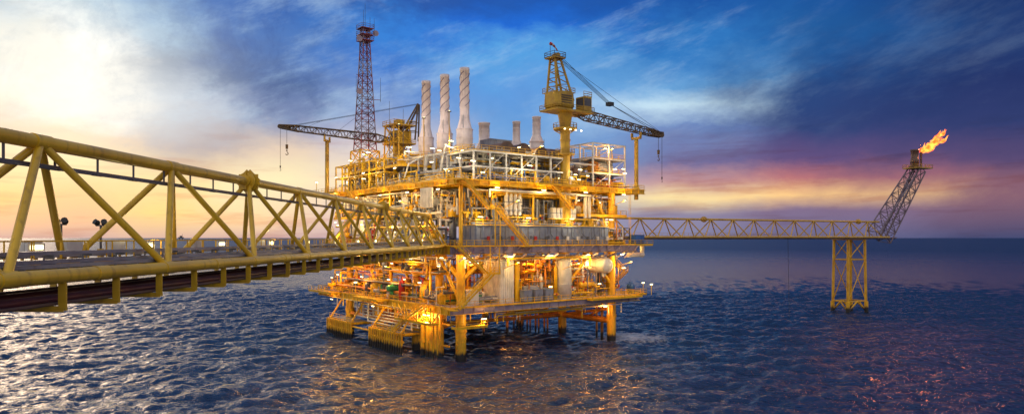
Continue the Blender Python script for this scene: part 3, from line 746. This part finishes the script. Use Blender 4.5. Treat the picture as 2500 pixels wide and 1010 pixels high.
for y in (-1,1): g('risers','flarepink').tube((0,y,24.2),(11,y-4,46.8),.3)
g('head_platform','cyellow').box(7.8,15.4,-6.8,-1.5,46.8,47.0); rail(g('head_rails','cyellow'),[(7.8,-6.8,47),(15.4,-6.8,47),(15.4,-1.5,47),(7.8,-1.5,47),(7.8,-6.8,47)],r=.07)
m2=g('flare_stack','brown'); m2.lathe((10,-4.2,0),[(1.05,47),(1.05,48.5),(1.3,48.6),(1.3,50),(1.15,50.1),(1.15,52.5),(1.35,52.6),(1.35,53.1),(1.0,53.1),(.9,51.5)],18)
m2.tube((8.8,-4.2,46.8),(8.8,-4.2,52.8),.15); m2.tube((13.3,-4.2,47),(13.3,-4.2,51.6),.3,n=10); m2.tube((13.3,-4.2,51.4),(13.3,-4.2,52.4),.42,n=10); m2.tube((12.8,-4.2,47),(12.8,-4.2,55),.1)
for k in range(6): m2.tube((10+1.25*math.cos(k),-4.2+1.25*math.sin(k),47),(10+1.25*math.cos(k),-4.2+1.25*math.sin(k),50),.1)
g.done()
# flame
m_,nt,out=newmat('flame'); N=nt.nodes.new; L=nt.links.new
geo=N('ShaderNodeNewGeometry'); ns=N('ShaderNodeTexNoise'); ns.inputs['Scale'].default_value=.7; ns.inputs['Detail'].default_value=4; L(geo.outputs['Position'],ns.inputs[0])
rp_=N('ShaderNodeValToRGB'); rp_.color_ramp.elements[0].position=.38; rp_.color_ramp.elements[0].color=(1,.07,.01,1); rp_.color_ramp.elements[1].position=.66; rp_.color_ramp.elements[1].color=(1,.46,.06,1); L(ns.outputs[0],rp_.inputs[0])
em=N('ShaderNodeEmission'); L(rp_.outputs[0],em.inputs[0]); em.inputs[1].default_value=3.4
tp=N('ShaderNodeBsdfTransparent'); mx=N('ShaderNodeMixShader'); lw=N('ShaderNodeLayerWeight'); lw.inputs[0].default_value=.4
mm=N('ShaderNodeMath'); mm.operation='MULTIPLY_ADD'; L(ns.outputs[0],mm.inputs[0]); mm.inputs[1].default_value=1.8; mm.inputs[2].default_value=-.6; mm.use_clamp=True
ma=N('ShaderNodeMath'); ma.operation='ADD'; ma.use_clamp=True; L(mm.outputs[0],ma.inputs[0]); L(lw.outputs['Facing'],ma.inputs[1])
L(ma.outputs[0],mx.inputs[0]); L(em.outputs[0],mx.inputs[1]); L(tp.outputs[0],mx.inputs[2]); L(mx.outputs[0],out.inputs[0]); M['flame']=m_
g=Group('flare_flame',E,FA); fb=g('flames','flame'); fr=random.Random(3)
base=Vector((13.3,-4.2,52.2))
for s in range(56):
    t0=fr.random()**1.1*1.0; ln=fr.uniform(1.4,4.4)
    ctr=base+Vector((t0*11,fr.uniform(-.9,.9),t0*5.6+fr.uniform(-1,1)*(.3+1.9*t0)))
    d=Vector((1,fr.uniform(-.2,.2),fr.uniform(.0,1.1))).normalized(); w=fr.uniform(.35,1.0)*(1.35-1.15*abs(t0-.35)); pr=None
    K_=9
    for k in range(K_+1):
        u=k/K_; c=ctr+d*ln*u+Vector((.25*math.sin(u*7+s),.2*math.cos(u*5+s),.4*math.sin(u*6+s*2)*u)); rr_=w*max(.02,math.sin(math.pi*(u**.7))*(1-.5*u))
        if pr: fb.tube(pr[0],c,pr[1],rr_,n=10,caps=False)
        pr=(c,rr_)
fb.tube(base,base+Vector((2.2,0,1.9)),.25,.8,n=12,caps=False)
g.done()
for (px,D_) in ((40,9000),(442,7000)):
    x=(px-1250)/1700*D_; g=Group('distant_platform',(x,D_,0)); m=g('structure','dgrey')
    for a in (-14,14): m.box(a-2,a+2,-4,4,-2,20)
    m.box(-24,24,-10,10,20,30); m.box(-10,8,-8,8,30,44); m.box(12,14,-1,1,30,62); g.done()

# ------------------------------------------------------------------ sea
rng=np.random.default_rng(5)
Nn=640; Ls=230.0
kx=2*np.pi*np.fft.fftfreq(Nn,Ls/Nn); KX,KY=np.meshgrid(kx,kx,indexing='ij'); K=np.hypot(KX,KY); K[0,0]=1e-6
wind=np.array([0.55,-0.83]); V=4.7; Lw=V*V/9.81
cosf=(KX*wind[0]+KY*wind[1])/K
Ph=np.exp(-1/(K*Lw)**2)/K**3.5*(0.25+0.75*cosf**2)*np.exp(-(K*0.13)**2); Ph[0,0]=0
h=(rng.normal(size=(Nn,Nn))+1j*rng.normal(size=(Nn,Nn)))*np.sqrt(Ph)
Hh=np.fft.ifft2(h).real; sc=0.27/Hh.std(); Hh*=sc
Dx=np.fft.ifft2(-1j*KX/K*h).real*sc; Dy=np.fft.ifft2(-1j*KY/K*h).real*sc
def axis(lo,hi,step,far):
    mid=list(np.arange(lo,hi,step)); s=step;x=mid[-1];r=[]
    while x<far: s*=1.09; x+=s; r.append(x)
    s=step;x=lo;l=[]
    while x>-far: s*=1.09; x-=s; l.append(x)
    return np.array(l[::-1]+mid+r)
xs=axis(-150,190,.48,60000); ys=axis(62,290,.48,60000)
XX,YY=np.meshgrid(xs,ys,indexing='ij')
def samp(F,X,Y):
    u=(X/Ls*Nn)%Nn; v=(Y/Ls*Nn)%Nn; i=u.astype(int);j=v.astype(int);fu=u-i;fv=v-j;i1=(i+1)%Nn;j1=(j+1)%Nn;i%=Nn;j%=Nn
    return F[i,j]*(1-fu)*(1-fv)+F[i1,j]*fu*(1-fv)+F[i,j1]*(1-fu)*fv+F[i1,j1]*fu*fv
d=np.maximum(np.maximum(-150-XX,XX-190),np.maximum(62-YY,YY-290)); fade=np.clip(1-d/300,0,1)
ang=.35; Xr=XX*math.cos(ang)-YY*math.sin(ang); Yr=XX*math.sin(ang)+YY*math.cos(ang)
Z=samp(Hh,Xr,Yr)*fade; X2=XX+samp(Dx,Xr,Yr)*fade*.75; Y2=YY+samp(Dy,Xr,Yr)*fade*.75
nx,ny=XX.shape; co=np.stack([X2,Y2,Z],-1).reshape(-1,3)
idx=np.arange(nx*ny).reshape(nx,ny); q=np.stack([idx[:-1,:-1],idx[1:,:-1],idx[1:,1:],idx[:-1,1:]],-1).reshape(-1,4)
me=bpy.data.meshes.new('sea'); me.vertices.add(len(co)); me.vertices.foreach_set('co',co.astype(np.float32).ravel())
me.loops.add(q.size); me.loops.foreach_set('vertex_index',q.ravel().astype(np.int32)); me.polygons.add(len(q))
me.polygons.foreach_set('loop_start',np.arange(0,q.size,4,dtype=np.int32)); me.polygons.foreach_set('loop_total',np.full(len(q),4,dtype=np.int32))
me.update(calc_edges=True); me.polygons.foreach_set('use_smooth',np.ones(len(q),dtype=bool))
m_,nt,out=newmat('sea_water'); N=nt.nodes.new; L=nt.links.new
p=N('ShaderNodeBsdfPrincipled'); p.inputs['Base Color'].default_value=(.008,.028,.085,1); p.inputs['IOR'].default_value=1.34
geo=N('ShaderNodeNewGeometry')
ln_=N('ShaderNodeVectorMath'); ln_.operation='LENGTH'; L(geo.outputs['Position'],ln_.inputs[0])
rr=N('ShaderNodeMapRange'); rr.inputs[1].default_value=120; rr.inputs[2].default_value=1500; rr.inputs[3].default_value=.09; rr.inputs[4].default_value=.42; L(ln_.outputs['Value'],rr.inputs[0]); L(rr.outputs[0],p.inputs['Roughness'])
def wav(scale,sx,sy,rot,det):
    mp=N('ShaderNodeMapping'); mp.inputs['Scale'].default_value=(sx,sy,1); mp.inputs['Rotation'].default_value=(0,0,rot); L(geo.outputs['Position'],mp.inputs[0])
    n=N('ShaderNodeTexNoise'); n.inputs['Scale'].default_value=scale; n.inputs['Detail'].default_value=det; n.inputs['Roughness'].default_value=.62; L(mp.outputs[0],n.inputs[0]); return n
n1=wav(.34,.6,1.0,.3,6); n2=wav(1.2,.6,1.0,.5,4)
b1=N('ShaderNodeBump'); b1.inputs['Strength'].default_value=1; b1.inputs['Distance'].default_value=1.3; L(n1.outputs[0],b1.inputs['Height'])
b2=N('ShaderNodeBump'); b2.inputs['Strength'].default_value=1; b2.inputs['Distance'].default_value=.3; L(n2.outputs[0],b2.inputs['Height']); L(b1.outputs[0],b2.inputs['Normal'])
L(b2.outputs[0],p.inputs['Normal'])
vd=N('ShaderNodeVectorMath'); vd.operation='DISTANCE'; L(geo.outputs['Position'],vd.inputs[0]); vd.inputs[1].default_value=(28,168,0)
mr=N('ShaderNodeMapRange'); mr.inputs[1].default_value=1; mr.inputs[2].default_value=16; mr.inputs[3].default_value=1.15; mr.inputs[4].default_value=0; L(vd.outputs['Value'],mr.inputs[0])
nf=wav(.7,1,1,0,8); mu=N('ShaderNodeMath'); mu.operation='MULTIPLY_ADD'; L(mr.outputs[0],mu.inputs[0]); mu.inputs[1].default_value=1.0; 
ms=N('ShaderNodeMath'); ms.operation='MULTIPLY_ADD'; L(nf.outputs[0],ms.inputs[0]); ms.inputs[1].default_value=1.6; ms.inputs[2].default_value=-1.25; L(ms.outputs[0],mu.inputs[2]); mu.use_clamp=True
foam=N('ShaderNodeBsdfDiffuse'); foam.inputs[0].default_value=(.6,.66,.75,1); mxs=N('ShaderNodeMixShader'); L(mu.outputs[0],mxs.inputs[0]); L(p.outputs[0],mxs.inputs[1]); L(foam.outputs[0],mxs.inputs[2])
L(mxs.outputs[0],out.inputs[0])
me.materials.append(m_); sea=bpy.data.objects.new('sea',me); scene.collection.objects.link(sea)

# ------------------------------------------------------------------ lights
def plight(loc,pw,col,name='lamp_light',rad=.35,parent=None):
    l=bpy.data.lights.new(name,'POINT'); l.energy=pw; l.color=col; l.shadow_soft_size=rad
    o=bpy.data.objects.new(name,l); scene.collection.objects.link(o)
    if parent: o.parent=parent
    o.location=loc
for a,b,z,pw,col in lights: plight((a,b,z),pw*1.05,col,parent=pf.e)
for i,y in enumerate(bl):
    if i%2==0:
        v=Mb@Vector((-23,y,24.1)); plight(v,80,(1,.78,.3),'bridge_lamp_light',.12)
Ev=Matrix.Translation(E)@Matrix.Rotation(FA,4,'Z')@Vector((18,-4.2,57)); plight(Ev,42000,(1,.30,.12),'flame_light',2.2)
sun=bpy.data.lights.new('sun','SUN'); sun.energy=.55; sun.angle=R(16); sun.color=(1,.72,.48)
so=bpy.data.objects.new('sun',sun); scene.collection.objects.link(so)
saz,sel=R(-40),R(15); sd=Vector((math.sin(saz)*math.cos(sel),math.cos(saz)*math.cos(sel),math.sin(sel)))
so.rotation_euler=sd.to_track_quat('Z','Y').to_euler()

# ------------------------------------------------------------------ sky (world)
w=bpy.data.worlds.new('World'); scene.world=w; w.use_nodes=True; nt=w.node_tree
for n in list(nt.nodes): nt.nodes.remove(n)
N=nt.nodes.new; L=nt.links.new
out=N('ShaderNodeOutputWorld'); bg=N('ShaderNodeBackground'); L(bg.outputs[0],out.inputs[0])
tc=N('ShaderNodeTexCoord'); sp=N('ShaderNodeSeparateXYZ'); L(tc.outputs['Generated'],sp.inputs[0])
def mth(op,a,b=None,c=None,clamp=False):
    n=N('ShaderNodeMath'); n.operation=op; n.use_clamp=clamp
    for i,v in enumerate((a,b,c)):
        if v is None: continue
        if isinstance(v,(int,float)): n.inputs[i].default_value=v
        else: L(v,n.inputs[i])
    return n.outputs[0]
az=mth('ARCTAN2',sp.outputs['X'],sp.outputs['Y']); el=mth('ARCSINE',sp.outputs['Z'])
def noise(sa,se,rot,scale,det,ofs=0,rough=.55,dist=0):
    a2=mth('ADD',mth('MULTIPLY',az,math.cos(rot)),mth('MULTIPLY',el,math.sin(rot)))
    e2=mth('SUBTRACT',mth('MULTIPLY',el,math.cos(rot)),mth('MULTIPLY',az,math.sin(rot)))
    cb=N('ShaderNodeCombineXYZ'); L(mth('MULTIPLY',a2,sa),cb.inputs[0]); L(mth('MULTIPLY',e2,se),cb.inputs[1]); cb.inputs[2].default_value=ofs
    n=N('ShaderNodeTexNoise'); n.inputs['Scale'].default_value=scale; n.inputs['Detail'].default_value=det; n.inputs['Roughness'].default_value=rough; n.inputs['Distortion'].default_value=dist
    L(cb.outputs[0],n.inputs['Vector']); return n.outputs[0]
def mixc(f,a,b,bt='MIX'):
    n=N('ShaderNodeMix'); n.data_type='RGBA'; n.blend_type=bt
    for s,v in ((0,f),(6,a),(7,b)):
        if isinstance(v,(int,float)): n.inputs[s].default_value=v
        elif isinstance(v,tuple): n.inputs[s].default_value=v
        else: L(v,n.inputs[s])
    return n.outputs[2]
nA=noise(1,1.8,.25,3.4,9,0,.64); nB=noise(1,2.2,-.1,4.2,9,5,.64); hz=mth('MULTIPLY',el,4.0,clamp=True)
azw=mth('ADD',az,mth('MULTIPLY',mth('SUBTRACT',nA,.5),.34))
elw=mth('ADD',el,mth('MULTIPLY',mth('MULTIPLY',mth('SUBTRACT',nB,.5),.17),hz))
EM=.7
cols=[
 (0,[(0,(120,158,188)),(80,(200,208,210)),(190,(252,243,226)),(290,(212,178,152)),(350,(240,205,160)),(400,(255,222,150)),(480,(255,205,118)),(540,(235,180,138)),(580,(195,160,160))]),
 (190,[(0,(185,213,226)),(80,(250,252,250)),(180,(255,252,244)),(280,(255,248,236)),(320,(238,195,148)),(400,(255,225,148)),(470,(250,198,125)),(540,(232,178,140)),(580,(188,156,160))]),
 (400,[(0,(100,152,205)),(60,(150,186,216)),(150,(115,138,170)),(250,(190,202,218)),(350,(176,162,166)),(430,(252,216,150)),(520,(255,212,128)),(580,(205,168,158))]),
 (650,[(0,(42,98,178)),(100,(66,114,184)),(200,(76,106,160)),(300,(112,130,174)),(370,(232,206,180)),(450,(255,238,185)),(540,(252,212,160)),(580,(202,172,170))]),
 (900,[(0,(30,84,165)),(60,(42,126,214)),(150,(52,118,205)),(250,(125,150,200)),(350,(210,200,205)),(450,(250,225,190)),(540,(228,197,185)),(580,(198,170,175))]),
 (1250,[(0,(16,84,175)),(60,(16,102,210)),(130,(82,160,226)),(220,(92,152,220)),(300,(104,158,218)),(400,(130,168,214)),(480,(175,175,195)),(580,(160,160,184))]),
 (1650,[(0,(12,78,160)),(100,(42,118,192)),(200,(102,162,216)),(265,(198,226,242)),(330,(108,135,190)),(400,(112,104,152)),(440,(195,148,150)),(482,(255,228,165)),(520,(140,132,162)),(580,(128,130,168))]),
 (2000,[(0,(12,80,155)),(100,(24,88,155)),(200,(28,64,124)),(300,(40,58,116)),(390,(94,72,124)),(438,(185,112,118)),(478,(255,205,138)),(512,(128,108,142)),(580,(102,104,146))]),
 (2450,[(0,(24,52,110)),(100,(26,54,112)),(200,(26,42,100)),(300,(40,52,108)),(390,(84,66,112)),(440,(134,90,110)),(480,(132,92,112)),(580,(66,72,114))]),
]
res=None;pa=None
for px,stops in cols:
    a=math.atan((px-1250)/1700); hyp=math.hypot(1700,px-1250)
    rp2=N('ShaderNodeValToRGB'); cr=rp2.color_ramp; L(mth('DIVIDE',elw,EM),rp2.inputs[0])
    st_=[(math.atan((580-py)/hyp)/EM,c) for py,c in stops][::-1]
    st_.append((1.0,(78,114,172)))
    cr.elements[0].position=st_[0][0]; cr.elements[0].color=lin(st_[0][1]); cr.elements[1].position=1; cr.elements[1].color=lin(st_[-1][1])
    for pos,c in st_[1:-1]:
        e=cr.elements.new(pos); e.color=lin(c)
    if res is None: res=rp2.outputs[0]
    else:
        mr=N('ShaderNodeMapRange'); mr.interpolation_type='SMOOTHSTEP'; L(azw,mr.inputs[0]); mr.inputs[1].default_value=pa; mr.inputs[2].default_value=a
        res=mixc(mr.outputs[0],res,rp2.outputs[0])
    pa=a
def band(v,lo,hi):
    mr=N('ShaderNodeMapRange'); mr.interpolation_type='SMOOTHSTEP'; L(v,mr.inputs[0]); mr.inputs[1].default_value=lo; mr.inputs[2].default_value=hi; return mr.outputs[0]
s1=noise(1.0,3.4,.30,4.0,10,11,.68,.15); s2=noise(1.6,2.0,.9,7,11,21,.70,.35); s3=noise(1,9,.02,5,9,31,.62,.1); s4=noise(1,1.7,.35,2.6,9,41,.6,.1)
front=band(el,.09,.2)
leftish=mth('SUBTRACT',1.0,band(az,-.30,.0)); rightish=band(az,.2,.45)
res=mixc(mth('MULTIPLY',mth('MULTIPLY',band(s1,.46,.74),front),mth('SUBTRACT',.52,mth('MULTIPLY',rightish,.42))),res,lin((185,215,240)))
res=mixc(mth('MULTIPLY',mth('MULTIPLY',band(s2,.46,.64),front),mth('ADD',.12,mth('MULTIPLY',leftish,.50))),res,mixc(1.0,res,(.50,.60,.74,1),'MULTIPLY'))
res=mixc(mth('MULTIPLY',mth('MULTIPLY',band(s4,.50,.66),front),.30),res,mixc(1.0,res,(.55,.62,.74,1),'MULTIPLY'))
low=mth('SUBTRACT',1.0,band(el,.10,.17))
res=mixc(mth('MULTIPLY',mth('MULTIPLY',band(s3,.50,.64),low),.55),res,mixc(1.0,res,(.78,.56,.56,1),'MULTIPLY'))
# glow of the veiled sun
sxy=[mth('SUBTRACT',az,R(-33)),mth('SUBTRACT',el,R(10.5))]
r2=mth('ADD',mth('POWER',mth('ABSOLUTE',sxy[0]),2.0),mth('MULTIPLY',mth('POWER',mth('ABSOLUTE',sxy[1]),2.0),1.6))
gl=mth('POWER',2.718,mth('MULTIPLY',r2,-60.0))
res=mixc(mth('MULTIPLY',gl,.55),res,(1.15,1.1,.94,1))
bk_=band(mth('ABSOLUTE',az),1.1,1.9)
res=mixc(bk_,res,(.72,.68,.70,1))
sk=N('ShaderNodeTexSky'); sk.sky_type='NISHITA'; sk.sun_disc=False; sk.sun_elevation=sel; sk.sun_rotation=saz
res=mixc(.004,res,sk.outputs[0],'ADD')
L(res,bg.inputs[0]); bg.inputs[1].default_value=1.0

# ------------------------------------------------------------------ camera
cd_=bpy.data.cameras.new('camera'); cam=bpy.data.objects.new('camera',cd_); scene.collection.objects.link(cam)
cam.location=(0,0,24); cam.rotation_euler=(R(90),0,0); cd_.lens=36*1700/2500; cd_.sensor_width=36; cd_.shift_y=.03
cd_.clip_start=.5; cd_.clip_end=150000
scene.camera=cam
